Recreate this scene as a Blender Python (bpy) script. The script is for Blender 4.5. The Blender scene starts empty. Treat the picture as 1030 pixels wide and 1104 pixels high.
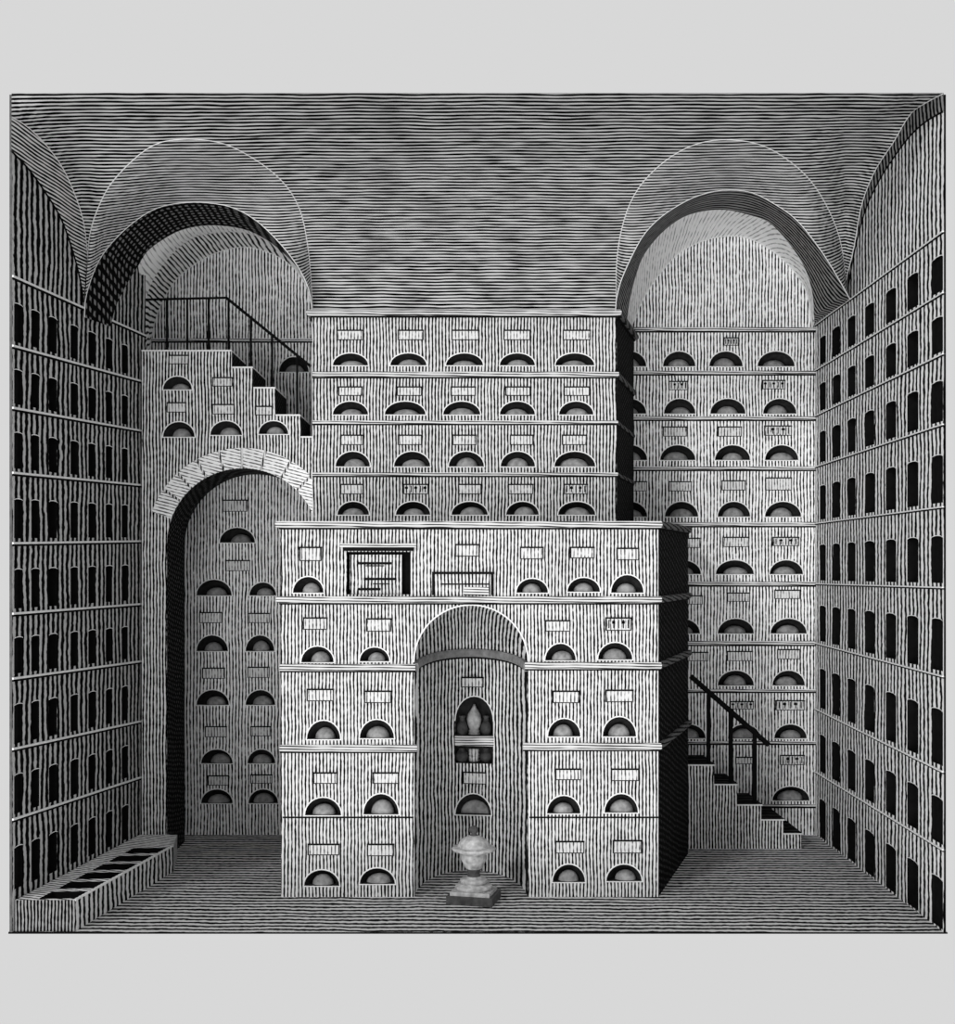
import bpy, bmesh, math
from mathutils import Vector, Matrix
from mathutils.geometry import delaunay_2d_cdt

# ------------------------------------------------------------------ measures
U = 0.006            # metres per unit (one unit = one picture pixel at the open front of the room)
F = 1400.0           # focal length in units; the open front stands F units from the eye
VX, VY = 499.0, 612.0
EYE = 393 * U
scene = bpy.context.scene
COL = scene.collection

def W(X, Y, Z):      # X, Z in units from the eye axis, Y in multiples of the front distance
    return Vector((X * U, Y * F * U, Z * U + EYE))
def P(px, py, Y):
    return W((px - VX) * Y, Y, (VY - py) * Y)

# ------------------------------------------------------------------ materials
def lin(c):
    c = c / 255.0
    return c / 12.92 if c <= 0.04045 else ((c + 0.055) / 1.055) ** 2.4
def grey(v): 
    l = lin(v); return (l, l, l, 1)

class NT:
    def __init__(s, mat):
        s.t = mat.node_tree; s.t.nodes.clear()
    def n(s, typ, **kw):
        nd = s.t.nodes.new(typ)
        for k, v in kw.items(): setattr(nd, k, v)
        return nd
    def l(s, a, b): s.t.links.new(a, b)
    def math(s, op, a, b=None, c=None):
        nd = s.n('ShaderNodeMath', operation=op)
        for i, x in enumerate((a, b, c)):
            if x is None: continue
            if isinstance(x, (int, float)): nd.inputs[i].default_value = x
            else: s.l(x, nd.inputs[i])
        return nd.outputs[0]

MATS = {}
def hatch(name, dirs, light=215, dark=25, duty=0.5, wob=0.35, mott=0.25, rough=0.9, swell=1.1):
    """Engraved stone: dark lines every `pitch` metres along direction d, wobbling and swelling."""
    m = bpy.data.materials.new(name); m.use_nodes = True
    T = NT(m)
    out = T.n('ShaderNodeOutputMaterial'); bs = T.n('ShaderNodeBsdfPrincipled')
    bs.inputs['Roughness'].default_value = rough
    bs.inputs['Specular IOR Level'].default_value = 0.05
    geo = T.n('ShaderNodeNewGeometry')
    mask = None
    ax = max(range(3), key=lambda k: -sum(abs(d[k]) for d, _ in dirs)) if dirs else 2   # the lines run along this axis
    st = [1, 1, 1]; st[ax] = .22
    if len(dirs) > 1: st = [1, 1, 1]
    sp = T.n('ShaderNodeVectorMath', operation='MULTIPLY'); T.l(geo.outputs['Position'], sp.inputs[0]); sp.inputs[1].default_value = st
    for i, (d, pitch) in enumerate(dirs):
        dl = Vector(d).length
        dot = T.n('ShaderNodeVectorMath', operation='DOT_PRODUCT')
        T.l(geo.outputs['Position'], dot.inputs[0]); dot.inputs[1].default_value = Vector(d)
        # wobble of the line
        n1 = T.n('ShaderNodeTexNoise'); n1.inputs['Scale'].default_value = 2.2; n1.inputs['Detail'].default_value = 2.0
        T.l(geo.outputs['Position'], n1.inputs['Vector'])
        n2 = T.n('ShaderNodeTexNoise'); n2.inputs['Scale'].default_value = 9.0 + 3 * i; n2.inputs['Detail'].default_value = 2.0
        T.l(sp.outputs[0], n2.inputs['Vector'])
        n3 = T.n('ShaderNodeTexNoise'); n3.inputs['Scale'].default_value = 28.0 + 5 * i; n3.inputs['Detail'].default_value = 1.0
        T.l(sp.outputs[0], n3.inputs['Vector'])
        c = T.math('DIVIDE', dot.outputs['Value'], pitch)
        c = T.math('ADD', c, T.math('MULTIPLY', T.math('SUBTRACT', n1.outputs['Fac'], 0.5), wob * 3))
        c = T.math('ADD', c, T.math('MULTIPLY', T.math('SUBTRACT', n2.outputs['Fac'], 0.5), wob))
        w = T.math('SINE', T.math('MULTIPLY', c, 2 * math.pi))
        # swell of the line
        th = T.math('MULTIPLY', T.math('SUBTRACT', n3.outputs['Fac'], 0.5), swell * 2)
        th = T.math('ADD', th, math.cos(math.pi * (1 - duty)) * -1.0)
        mr = T.n('ShaderNodeMapRange', interpolation_type='SMOOTHSTEP')
        T.l(T.math('SUBTRACT', w, th), mr.inputs['Value'])
        mr.inputs['From Min'].default_value = -0.45; mr.inputs['From Max'].default_value = 0.45
        mask = mr.outputs[0] if mask is None else T.math('MULTIPLY', mask, mr.outputs[0])
    if not dirs:
        nn = T.n('ShaderNodeTexNoise'); nn.inputs['Scale'].default_value = 26; nn.inputs['Detail'].default_value = 5
        T.l(geo.outputs['Position'], nn.inputs['Vector']); mask = nn.outputs['Fac']
    nm = T.n('ShaderNodeTexNoise'); nm.inputs['Scale'].default_value = 3.2; nm.inputs['Detail'].default_value = 4
    T.l(geo.outputs['Position'], nm.inputs['Vector'])
    f = T.math('MULTIPLY', mask, T.math('ADD', T.math('MULTIPLY', T.math('SUBTRACT', nm.outputs['Fac'], 0.5), mott * 2), 1.0))
    mx = T.n('ShaderNodeMix', data_type='RGBA')
    T.l(f, mx.inputs['Factor']); mx.inputs['A'].default_value = grey(dark); mx.inputs['B'].default_value = grey(light)
    T.l(mx.outputs['Result'], bs.inputs['Base Color']); T.l(bs.outputs[0], out.inputs[0])
    MATS[name] = m
    return m

PV = 0.0262
VERT = hatch('stone_engraved_upright', [((1, 0, 0), PV)], light=222, dark=16, duty=0.53)
VERTL = hatch('stone_engraved_lower', [((1, 0, 0), PV * .95)], light=226, dark=18, duty=0.56)
VERTB = hatch('stone_engraved_rear', [((1, 0, 0), 0.0285)], light=252, dark=14, duty=0.60)
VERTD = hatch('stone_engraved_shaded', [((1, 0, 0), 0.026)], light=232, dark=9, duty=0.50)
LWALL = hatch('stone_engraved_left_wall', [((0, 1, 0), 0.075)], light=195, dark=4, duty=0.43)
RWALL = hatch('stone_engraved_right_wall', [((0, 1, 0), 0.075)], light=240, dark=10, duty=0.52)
SIDED = hatch('stone_engraved_side_shade', [((0, 1, 0), 0.06), ((0, 0.3, 1), 0.045)], light=70, dark=4, duty=0.4)  # shade of right-hand faces, risers and treads put into the stone colour
REVEAL = hatch('stone_engraved_reveal_shade', [((0, 1, 0.4), 0.06), ((0, -.6, 1), 0.05)], light=90, dark=3, duty=0.4)  # shade under the arch put into the colour by dark crosshatching
CEIL = hatch('plaster_engraved_vault', [((0, 0.42, -1), 0.0265)], light=218, dark=5, duty=0.44, wob=0.3, mott=.6)
PEND = hatch('plaster_engraved_lunette_vault', [((0, 0.42, -1), 0.0245)], light=215, dark=8, duty=0.5, wob=0.3)
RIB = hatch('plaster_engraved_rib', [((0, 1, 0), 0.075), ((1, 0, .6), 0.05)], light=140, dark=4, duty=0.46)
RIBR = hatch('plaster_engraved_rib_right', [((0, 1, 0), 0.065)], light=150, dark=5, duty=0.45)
XH = hatch('plaster_engraved_crosshatch', [((.8, 0, .6), 0.034)], light=250, dark=14, duty=0.6)
BAND = hatch('plaster_engraved_band', [((0.1, 0, 1), 0.025)], light=225, dark=8, duty=.5)
WHITE = hatch('plaster_pale', [((1, 0, 0.3), 0.035)], light=255, dark=165, duty=0.8)
FLOOR = hatch('floor_engraved', [((0.02, 1, 0), 0.082)], light=215, dark=8, duty=0.5, wob=0.3)
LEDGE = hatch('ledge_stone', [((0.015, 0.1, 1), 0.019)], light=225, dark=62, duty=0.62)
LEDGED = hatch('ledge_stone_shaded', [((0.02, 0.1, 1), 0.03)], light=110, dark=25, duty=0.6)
CORN = hatch('cornice_stone', [], light=175, dark=70)
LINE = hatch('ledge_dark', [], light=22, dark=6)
NICHE = hatch('niche_plaster_shade', [], light=64, dark=14)  # dark colour paints the shade inside the arched niches
LID = hatch('urn_lid_clay', [], light=200, dark=45)
RIM = hatch('niche_rim_plaster', [], light=255, dark=215)
BLACK = hatch('recess_shade_black', [], light=26, dark=6)  # near-black paints deep shade in niches, recess and pits; also cut edges
TAB = hatch('tablet_marble', [((1, 0, 0), 0.026)], light=228, dark=90, duty=0.72)
TABE = hatch('tablet_edge', [], light=30, dark=12)
VOUS = hatch('voussoir_stone', [((.25, 0, 1), 0.026)], light=248, dark=95, duty=0.72)
WOOD = hatch('rail_wood', [], light=24, dark=8)
URN = hatch('urn_metal', [], light=245, dark=35, rough=0.3)
URND = hatch('urn_dark', [], light=105, dark=20, rough=0.4)

# ------------------------------------------------------------------ objects
def link(name, verts, faces, mats, mi=None, parent=None, smooth=False):
    me = bpy.data.meshes.new(name)
    me.from_pydata([tuple(v) for v in verts], [], faces)
    if not isinstance(mats, (list, tuple)): mats = [mats]
    for m in mats: me.materials.append(m)
    if mi: me.polygons.foreach_set('material_index', mi)
    if smooth: me.polygons.foreach_set('use_smooth', [True] * len(faces))
    me.update()
    o = bpy.data.objects.new(name, me); COL.objects.link(o)
    if parent is not None:
        o.parent = parent
        me.transform(Matrix.Translation(-root_loc(parent)))
    return o
def root_loc(o):
    v = Vector((0, 0, 0))
    while o is not None:
        v = v + o.location; o = o.parent
    return v
def tag(o, label=None, cat=None, group=None, kind=None):
    if label: o['label'] = label
    if cat: o['category'] = cat
    if group: o['group'] = group
    if kind: o['kind'] = kind
    return o
def thing(name, loc, label, cat, group=None):
    e = bpy.data.objects.new(name, None); COL.objects.link(e); e.location = loc
    e.empty_display_size = 0.1
    return tag(e, label, cat, group)

class MB:
    def __init__(s): s.v = []; s.f = []; s.m = []
    def add(s, vs, fs, mi=0):
        b = len(s.v); s.v += [Vector(v) for v in vs]
        for f in fs: s.f.append([i + b for i in f]); s.m.append(mi)
    def hexa(s, bot, top, mi=0):
        n = len(bot)
        fs = [list(range(n))[::-1], list(range(n, 2 * n))] + [[i, (i + 1) % n, n + (i + 1) % n, n + i] for i in range(n)]
        s.add(list(bot) + list(top), fs, mi)
    def build(s, name, mats, parent=None, smooth=False):
        o = link(name, s.v, s.f, mats, s.m, parent, smooth)
        bm = bmesh.new(); bm.from_mesh(o.data)
        bmesh.ops.remove_doubles(bm, verts=bm.verts, dist=1e-5)
        bm.to_mesh(o.data); bm.free()
        return o

def inpoly(p, poly):
    x, y = p; c = False; n = len(poly); j = n - 1
    for i in range(n):
        xi, yi = poly[i]; xj, yj = poly[j]
        if (yi > y) != (yj > y) and x < (xj - xi) * (y - yi) / (yj - yi) + xi: c = not c
        j = i
    return c
def tri(outline, holes=(), extra=()):
    vs = [Vector(p) for p in outline]; es = [(i, (i + 1) % len(outline)) for i in range(len(outline))]
    for h in holes:
        b = len(vs); vs += [Vector(p) for p in h]; es += [(b + i, b + (i + 1) % len(h)) for i in range(len(h))]
    vs += [Vector(p) for p in extra]
    r = delaunay_2d_cdt(vs, es, [], 0, 1e-6)
    V = [tuple(v) for v in r[0]]; Fs = []
    for f in r[2]:
        c = (sum(V[i][0] for i in f) / len(f), sum(V[i][1] for i in f) / len(f))
        if inpoly(c, outline) and not any(inpoly(c, h) for h in holes): Fs.append(list(f))
    return V, Fs

class Face:
    """An upright face of masonry from plan point A to plan point B (left to right as seen from the room)."""
    def __init__(s, A, B):
        s.A = Vector((A[0] * U, A[1] * F * U)); s.B = Vector((B[0] * U, B[1] * F * U))
        s.d = (s.B - s.A).normalized(); s.L = (s.B - s.A).length
        s.n = Vector((-s.d.y, s.d.x))
    def uv(s, px, py):
        r = Vector(((px - VX) / F, 1.0))
        # A + u d = t r
        det = s.d.x * (-r.y) - (-r.x) * s.d.y
        u = ((-s.A.x) * (-r.y) - (-r.x) * (-s.A.y)) / det
        t = (s.A.y + u * s.d.y) / r.y
        return u, EYE + (VY - py) / F * t
    def pt(s, u, v, dep=0.0):
        q = s.A + s.d * u + s.n * dep
        return Vector((q.x, q.y, v))

def arch_outline(u0, u1, v0, v1, n=14):
    c = (u0 + u1) / 2; a = (u1 - u0) / 2; h = v1 - v0
    return [(c + a * math.cos(math.pi * i / n), v0 + h * math.sin(math.pi * i / n)) for i in range(n + 1)]

def niche(map3, u0, u1, v0, v1, parent, depth=None, name='niche', rim=0.009):
    """A half-domed pocket with a flat sill and a thin pale rim."""
    n = 14; c = (u0 + u1) / 2; a = (u1 - u0) / 2; h = v1 - v0
    d = depth or a * 1.1
    mb = MB(); vs = []; rings = 6
    for r in range(rings + 1):
        b = math.pi / 2 * r / rings
        for i in range(n + 1):
            t = math.pi * i / n
            vs.append(map3(c + a * math.cos(t) * math.cos(b), v0 + h * math.sin(t) * math.cos(b), d * math.sin(b)))
    fs = []
    for r in range(rings):
        for i in range(n):
            k = r * (n + 1) + i
            fs.append([k, k + 1, k + n + 2, k + n + 1])
    mb.add(vs, fs, 0)
    fl = []
    for r in range(rings + 1):
        b = math.pi / 2 * r / rings
        fl += [map3(c + a * math.cos(b), v0, d * math.sin(b)), map3(c - a * math.cos(b), v0, d * math.sin(b))]
    mb.add(fl, [[2 * r, 2 * r + 1, 2 * r + 3, 2 * r + 2] for r in range(rings)], 0)
    # rim
    e = 0.004; rv = []
    for i in range(n + 1):
        t = math.pi * i / n
        co, si = math.cos(t), math.sin(t)
        rv.append(map3(c + a * co, v0 + h * si, 0.002)); rv.append(map3(c + a * co, v0 + h * si, -e))
        rv.append(map3(c + (a + rim) * co, v0 + (h + rim) * si, -e)); rv.append(map3(c + (a + rim) * co, v0 + (h + rim) * si, 0.002))
    fs = []
    for i in range(n):
        for k in range(3):
            fs.append([4 * i + k, 4 * i + k + 1, 4 * i + 5 + k, 4 * i + 4 + k])
    mb.add(rv, fs, 1)
    # pale sill line
    mb.add([map3(c - a - rim, v0, -e), map3(c + a + rim, v0, -e), map3(c + a + rim, v0 - rim * .8, -e), map3(c - a - rim, v0 - rim * .8, -e),
            map3(c - a - rim, v0, 0.002), map3(c + a + rim, v0, 0.002), map3(c + a + rim, v0 - rim * .8, .002), map3(c - a - rim, v0 - rim * .8, .002)],
           [[0, 1, 2, 3], [0, 1, 5, 4], [3, 2, 6, 7]], 1)
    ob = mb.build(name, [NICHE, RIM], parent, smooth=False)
    # lid of the ash urn walled into the sill
    import random
    rg = random.Random(int(abs(u0 * 9173 + v0 * 3371)) + 5)
    kx = rg.uniform(-.05, .16) * a; ra = a * rg.uniform(.60, .74); rh = h * rg.uniform(.5, .66); rd = d * .5
    vs = []; N = 14; M = 5
    for j in range(M + 1):
        e = math.pi / 2 * j / M
        for i in range(N):
            g = 2 * math.pi * i / N
            vs.append(map3(c + kx + ra * math.cos(g) * math.cos(e), v0 + .001 + rh * math.sin(e), d * .52 + rd * .85 * math.sin(g) * math.cos(e)))
    fs = [[j * N + i, j * N + (i + 1) % N, (j + 1) * N + (i + 1) % N, (j + 1) * N + i] for j in range(M) for i in range(N)]
    m2 = MB(); m2.add(vs, fs, 0); m2.build('sunken_urn_lid', [LID], ob, True)
    return ob

def tablet(map3, u0, u1, v0, v1, parent, style=0):
    mb = MB(); b = 0.008
    def box(a0, a1, c0, c1, d0, d1, mi):
        mb.hexa([map3(a0, c0, d0), map3(a1, c0, d0), map3(a1, c0, d1), map3(a0, c0, d1)],
                [map3(a0, c1, d0), map3(a1, c1, d0), map3(a1, c1, d1), map3(a0, c1, d1)], mi)
    box(u0, u1, v0, v1, -0.006, 0.01, 0)
    box(u0 - b, u1 + b, v1, v1 + b * 1.25, -0.010, 0.01, 1)
    box(u0 - b, u0, v0, v1, -0.010, 0.01, 1)
    box(u1, u1 + b * .7, v0, v1, -0.009, 0.01, 1)
    box(u0 - b, u1 + b * .7, v0 - b * .6, v0, -0.009, 0.01, 1)
    if style:   # worn lettering cut into the stone: short dark strokes
        k = 5; w = (u1 - u0) / k
        for i in range(k):
            x = u0 + w * (i + .5)
            box(x - .004, x + .004, v0 + (v1 - v0) * .15, v1 - (v1 - v0) * .1, -0.0085, 0, 1)
            if i % 2 == style % 2: box(x - w * .35, x + w * .3, v1 - (v1 - v0) * .45, v1 - (v1 - v0) * .2, -0.0085, 0, 1)
    return mb.build('name_tablet', [TAB, TABE], parent)

def slot(face, u0, u1, v0, v1, parent, rise):
    dps = []
    for u in (u0, u1):
        q = face.pt(u, 0); lim = (488.5 if q.x < 0 else 521) * U * q.y / (F * U) - abs(q.x)
        dps.append(max(.007, min(.22, lim * .9)))
    dep = min(dps)
    n = 6; c = (u0 + u1) / 2; a = (u1 - u0) / 2
    o = [(u0, v0), (u1, v0)] + [(c + a * math.cos(math.pi * i / n), v1 - rise + rise * math.sin(math.pi * i / n)) for i in range(n + 1)]
    mb = MB(); k = len(o)
    mb.add([face.pt(*p) for p in o] + [face.pt(p[0], p[1], dep) for p in o],
           [[i, (i + 1) % k, k + (i + 1) % k, k + i] for i in range(k)] + [list(range(k, 2 * k))], 0)
    w = 0.007
    mb.add([face.pt(c + (a + w * s) * math.cos(math.pi * i / n), v1 - rise + (rise + w * s * .8) * math.sin(math.pi * i / n), -.004) for i in range(n + 1) for s in (0, 1)],
           [[2 * i, 2 * i + 1, 2 * i + 3, 2 * i + 2] for i in range(n)], 1)
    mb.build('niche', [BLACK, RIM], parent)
    return o

def sweep(path, prof, name, mats, parent=None, seg_mats=None, smooth=False, caps=True):
    """path: 3D points left to right along a wall; prof: (out, up) pairs, out = towards the room."""
    n = len(path); vs = []
    for i, p in enumerate(path):
        p = Vector(p)
        def nrm(a, b):
            d = Vector((b[0] - a[0], b[1] - a[1])).normalized(); return Vector((d.y, -d.x))
        if i == 0: m = nrm(path[0], path[1])
        elif i == n - 1: m = nrm(path[-2], path[-1])
        else:
            a = nrm(path[i - 1], path[i]); b = nrm(path[i], path[i + 1])
            m = (a + b); m = m / max(0.3, m.dot(a))
        for o, h in prof: vs.append(p + Vector((m.x * o, m.y * o, h)))
    k = len(prof); fs = []; mi = []
    for i in range(n - 1):
        for j in range(k):
            fs.append([i * k + j, i * k + (j + 1) % k, (i + 1) * k + (j + 1) % k, (i + 1) * k + j])
            mi.append(seg_mats[i] if seg_mats else 0)
    if caps:
        fs += [list(range(k)), list(range((n - 1) * k, n * k))]; mi += [seg_mats[0] if seg_mats else 0, seg_mats[-1] if seg_mats else 0]
    return link(name, vs, fs, mats, mi, parent, smooth)
def rprof(o, h):
    return [(-.01, 0), (o * .7, 0), (o, h * .28), (o, h * .72), (o * .75, h), (-.01, h)]

def resample(pts, n):
    # Catmull-Rom through the points, evenly spaced
    P4 = []
    pts = [Vector(p) for p in pts]
    ext = [pts[0] * 2 - pts[1]] + pts + [pts[-1] * 2 - pts[-2]]
    for i in range(1, len(ext) - 2):
        a, b, c, d = ext[i - 1:i + 3]
        for k in range(10):
            t = k / 10
            P4.append(0.5 * ((2 * b) + (c - a) * t + (2 * a - 5 * b + 4 * c - d) * t * t + (3 * b - a - 3 * c + d) * t ** 3))
    P4.append(pts[-1])
    L = [0]
    for i in range(1, len(P4)): L.append(L[-1] + (P4[i] - P4[i - 1]).length)
    out = []; j = 0
    for k in range(n + 1):
        s = L[-1] * k / n
        while j < len(L) - 2 and L[j + 1] < s: j += 1
        t = (s - L[j]) / max(1e-9, L[j + 1] - L[j])
        out.append(P4[j].lerp(P4[j + 1], min(1, t)))
    return out
def lerp_tab(tab, x):
    for (a, fa), (b, fb) in zip(tab, tab[1:]):
        if x <= b: return fa + (fb - fa) * max(0, (x - a) / (b - a))
    return tab[-1][1]
def loft(curves, name, mats, parent=None, sub=5, outward=None):
    """curves: lists of 3D points of the same length"""
    vs = []; n = len(curves[0]); rows = 0
    for a, b in zip(curves, curves[1:]):
        for s in range(sub):
            vs += [x.lerp(y, s / sub) for x, y in zip(a, b)]; rows += 1
    vs += curves[-1]; rows += 1
    fs = [[r * n + i, r * n + i + 1, (r + 1) * n + i + 1, (r + 1) * n + i] for r in range(rows - 1) for i in range(n - 1)]
    return link(name, vs, fs, mats, None, parent, smooth=True)

# ------------------------------------------------------------------ plan of the room
YB = 1.364           # back wall
YL = 1.107           # front of the lower pier
YU = 1.232           # front of the upper pier
YS = 1.25            # face of the arched stair wall
YR = 1.297           # face of the right stair
LW0, LW1 = (-486, 1.0), (-433, 1.266)
XR = 519
wl = Face(LW0, LW1)
wr = Face((XR, YB), (XR, 1.0))
wb = Face((-500, YB), (XR + 6, YB))
def yleft(px):
    t = (-(LW0[0]) + (px - VX) * LW0[1]) / ((LW1[0] - LW0[0]) - (px - VX) * (LW1[1] - LW0[1]))
    return LW0[1] + t * (LW1[1] - LW0[1])
def yright(px): return XR / (px - VX)
ZTOP, ZFL = 512, -393

def px_rect(face, x0, x1, y0, y1):
    u0, v0 = face.uv(x0, y1); u1, _ = face.uv(x1, y1); _, v1 = face.uv((x0 + x1) / 2, y0)
    return u0, u1, v0, v1

# ------------------------------------------------------------------ floor
mb = MB()
fo = [(-490, 1.0), (XR + 4, 1.0), (XR + 4, YB + .01), (-500, YB + .01)]
mb.hexa([W(x, y, ZFL - 1.8) for x, y in fo], [W(x, y, ZFL) for x, y in fo])
o = mb.build('floor', [FLOOR, BLACK]); tag(o, 'dark stone floor ruled with fine horizontal lines around the central pier', 'floor', kind='structure')
for p in o.data.polygons:
    if p.normal.y < -.9 or p.normal.z < -.5: p.material_index = 1

OUTER = hatch('outer_plaster', [], light=120, dark=60)
# ------------------------------------------------------------------ walls with niches
def build_wall(name, face, outline, holes, mat, label, thick=0.011):
    V, Fs = tri(outline, holes)
    mb = MB()
    mb.add([face.pt(u, v) for u, v in V], Fs, 0)
    n = len(outline)
    mb.add([face.pt(u, v) for u, v in outline] + [face.pt(u, v, thick) for u, v in outline],
           [[i, (i + 1) % n, n + (i + 1) % n, n + i] for i in range(n)], 1)
    # solid outer body of the wall, enclosing the deep niches
    K = 488.8 if face.A.x < 0 else 521.3; sg = -1 if face.A.x < 0 else 1
    ys = sorted((face.A.y / (F * U), face.B.y / (F * U)))
    zs_ = [outline[0][1], EYE + (ZTOP - 2) * U]
    c = [Vector((sg * K * y * U, y * F * U, z)) for y in ys for z in zs_] 
    e_ = [face.pt(0 if (face.A.y < face.B.y) == (k == 0) else face.L, z) for k in (0, 1) for z in zs_]
    mb.add(c + e_, [[0, 1, 3, 2], [1, 5, 7, 3], [0, 4, 5, 1], [2, 3, 7, 6]], 2)
    o = mb.build(name, [mat, BLACK, OUTER])
    return tag(o, label, 'wall', kind='structure')

# --- left wall
rowsL = [(297, 357), (372, 409), (439, 463), (509, 522), (585, 583), (661, 651), (731, 713), (807, 778), (883, 839), (965, 904)]
rowsR = [(249, 350), (315, 399), (381, 448), (457, 503), (546, 564), (633, 629), (729, 693), (832, 764), (916, 832), (1008, 902)]
def at(face, row, px, n0, n1):
    """height of a ledge (row: y at px n0, y at px n1) on the face at column px, following the straight ledge in space"""
    u0, v0 = face.uv(n0, row[0]); u1, v1 = face.uv(n1, row[1]); u, _ = face.uv(px, 0)
    return v0 + (v1 - v0) * (u - u0) / (u1 - u0)
def side_wall(name, face, rows, n0, n1, cols, mat, label, ledge_mats, r0, r1, out):
    holes = []; slots = []
    for a, b in zip(rows, rows[1:]):
        for i, (cx, w) in enumerate(cols):
            ua = face.uv(cx - w / 2, 0)[0]; ub = face.uv(cx + w / 2, 0)[0]
            t = at(face, a, cx, n0, n1); bt = at(face, b, cx, n0, n1)
            v1 = t + (bt - t) * r0; v0 = t + (bt - t) * r1
            slots.append((ua, ub, v0, v1))
    for ua, ub, v0, v1 in slots:
        n = 6; c = (ua + ub) / 2; a = (ub - ua) / 2; rise = a * .14
        holes.append([(ua, v0), (ub, v0)] + [(c + a * math.cos(math.pi * i / n), v1 - rise + rise * math.sin(math.pi * i / n)) for i in range(n + 1)])
    zb = EYE + ZFL * U; zt = EYE + (ZTOP - 2) * U
    hi = zt + 30 * U; left = face.A.y < face.B.y; k = .065 * F * U
    tp = [(face.L, hi), (k, hi), (0, zt)] if left else [(face.L, zt), (face.L - k, hi), (0, hi)]
    o = build_wall(name, face, [(0, zb), (face.L, zb)] + tp, holes, mat, label)
    for ua, ub, v0, v1 in slots:
        slot(face, ua, ub, v0, v1, o, (ub - ua) / 2 * .14)
    for i, r in enumerate(rows[:-1]):
        v0 = at(face, r, face_px0(face), n0, n1); v1 = at(face, r, face_px1(face), n0, n1)
        hh = 0.011 if r0 > .37 else 0.007
        sweep([face.pt(0, v0 - hh), face.pt(face.L, v1 - hh)], rprof(out, hh * 1.3), 'ledge', [ledge_mats[0]], o)
        sweep([face.pt(0, v0 - hh * 2.2), face.pt(face.L, v1 - hh * 2.2)], rprof(out * .6, hh * 1.2), 'ledge_shadow_line', [ledge_mats[1]], o)  # dark strip drawing the shadow below the ledge
    return o
def face_px0(f): return VX + f.A.x / f.A.y * F
def face_px1(f): return VX + f.B.x / f.B.y * F

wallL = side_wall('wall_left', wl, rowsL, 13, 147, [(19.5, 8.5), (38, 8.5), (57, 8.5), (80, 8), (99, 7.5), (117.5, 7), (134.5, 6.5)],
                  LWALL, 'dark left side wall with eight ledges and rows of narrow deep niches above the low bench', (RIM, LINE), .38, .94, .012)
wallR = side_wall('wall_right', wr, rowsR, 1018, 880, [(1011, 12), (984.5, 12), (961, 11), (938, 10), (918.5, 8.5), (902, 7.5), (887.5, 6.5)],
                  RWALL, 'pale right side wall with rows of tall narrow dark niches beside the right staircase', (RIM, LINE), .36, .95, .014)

# --- back wall
nb = []   # niches (x0,x1,ytop,ybottom)
for y0, y1, xs in [(379, 395, [(662, 697), (715, 750), (765, 801), (817, 857)]), (430, 446, [(662, 697), (716, 750), (766, 804), (823, 859)]),
                   (480, 496, [(662, 698), (712, 750), (771, 809), (825, 861)]), (541, 557, [(662, 698), (717, 753), (774, 809), (825, 864)]),
                   (604, 619, [(716, 756), (772, 813), (830, 866)]), (667, 683, [(716, 755), (774, 813), (831, 870)]),
                   (723, 739, [(774, 813), (833, 868)]), (781, 796, [(725, 761), (785, 820), (835, 870)]), (848, 863, [(833, 873)]),
                   (385, 401, [(301, 333)]),
                   (569, 585, [(237, 275)]), (625, 642, [(212, 250)]), (628, 642, [(269, 298)]), (685, 702, [(212, 246), (265, 296)]),
                   (744, 760, [(212, 247), (265, 297)]), (808, 823, [(217, 251), (267, 297)]), (851, 866, [(217, 251), (268, 300)])]:
    for x0, x1 in xs: nb.append((x0, x1, y0, y1))
tb = [(781, 796, 365, 372, 1), (722, 741, 412, 420, 1), (823, 846, 411, 419, 2), (716, 740, 461, 470, 0), (775, 799, 461, 470, 0), (825, 853, 460, 469, 1),
      (672, 697, 520, 529, 0), (722, 745, 520, 529, 0), (779, 803, 519, 528, 0), (826, 853, 516, 528, 0), (728, 754, 581, 590, 0), (780, 807, 580, 589, 0),
      (834, 861, 580, 588, 1), (733, 757, 643, 651, 0), (785, 808, 640, 648, 0), (836, 862, 637, 645, 0), (738, 763, 704, 712, 0), (785, 811, 703, 712, 0),
      (839, 862, 701, 710, 0), (788, 812, 757, 764, 2), (837, 867, 756, 765, 1), (794, 811, 817, 823, 0), (842, 867, 815, 824, 1),
      (241, 266, 540, 551, 0), (244, 269, 605, 615, 0), (216, 239, 661, 671, 0), (268, 290, 662, 671, 0), (219, 242, 721, 731, 0), (268, 290, 720, 730, 0),
      (222, 244, 784, 794, 0), (271, 291, 784, 793, 0), (225, 246, 837, 846, 0), (271, 293, 836, 844, 0)]
nbr = [px_rect(wb, x0, x1, y0, y1) for x0, x1, y0, y1 in nb]
zb = EYE + ZFL * U; zt = EYE + (ZTOP - 2) * U
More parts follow.
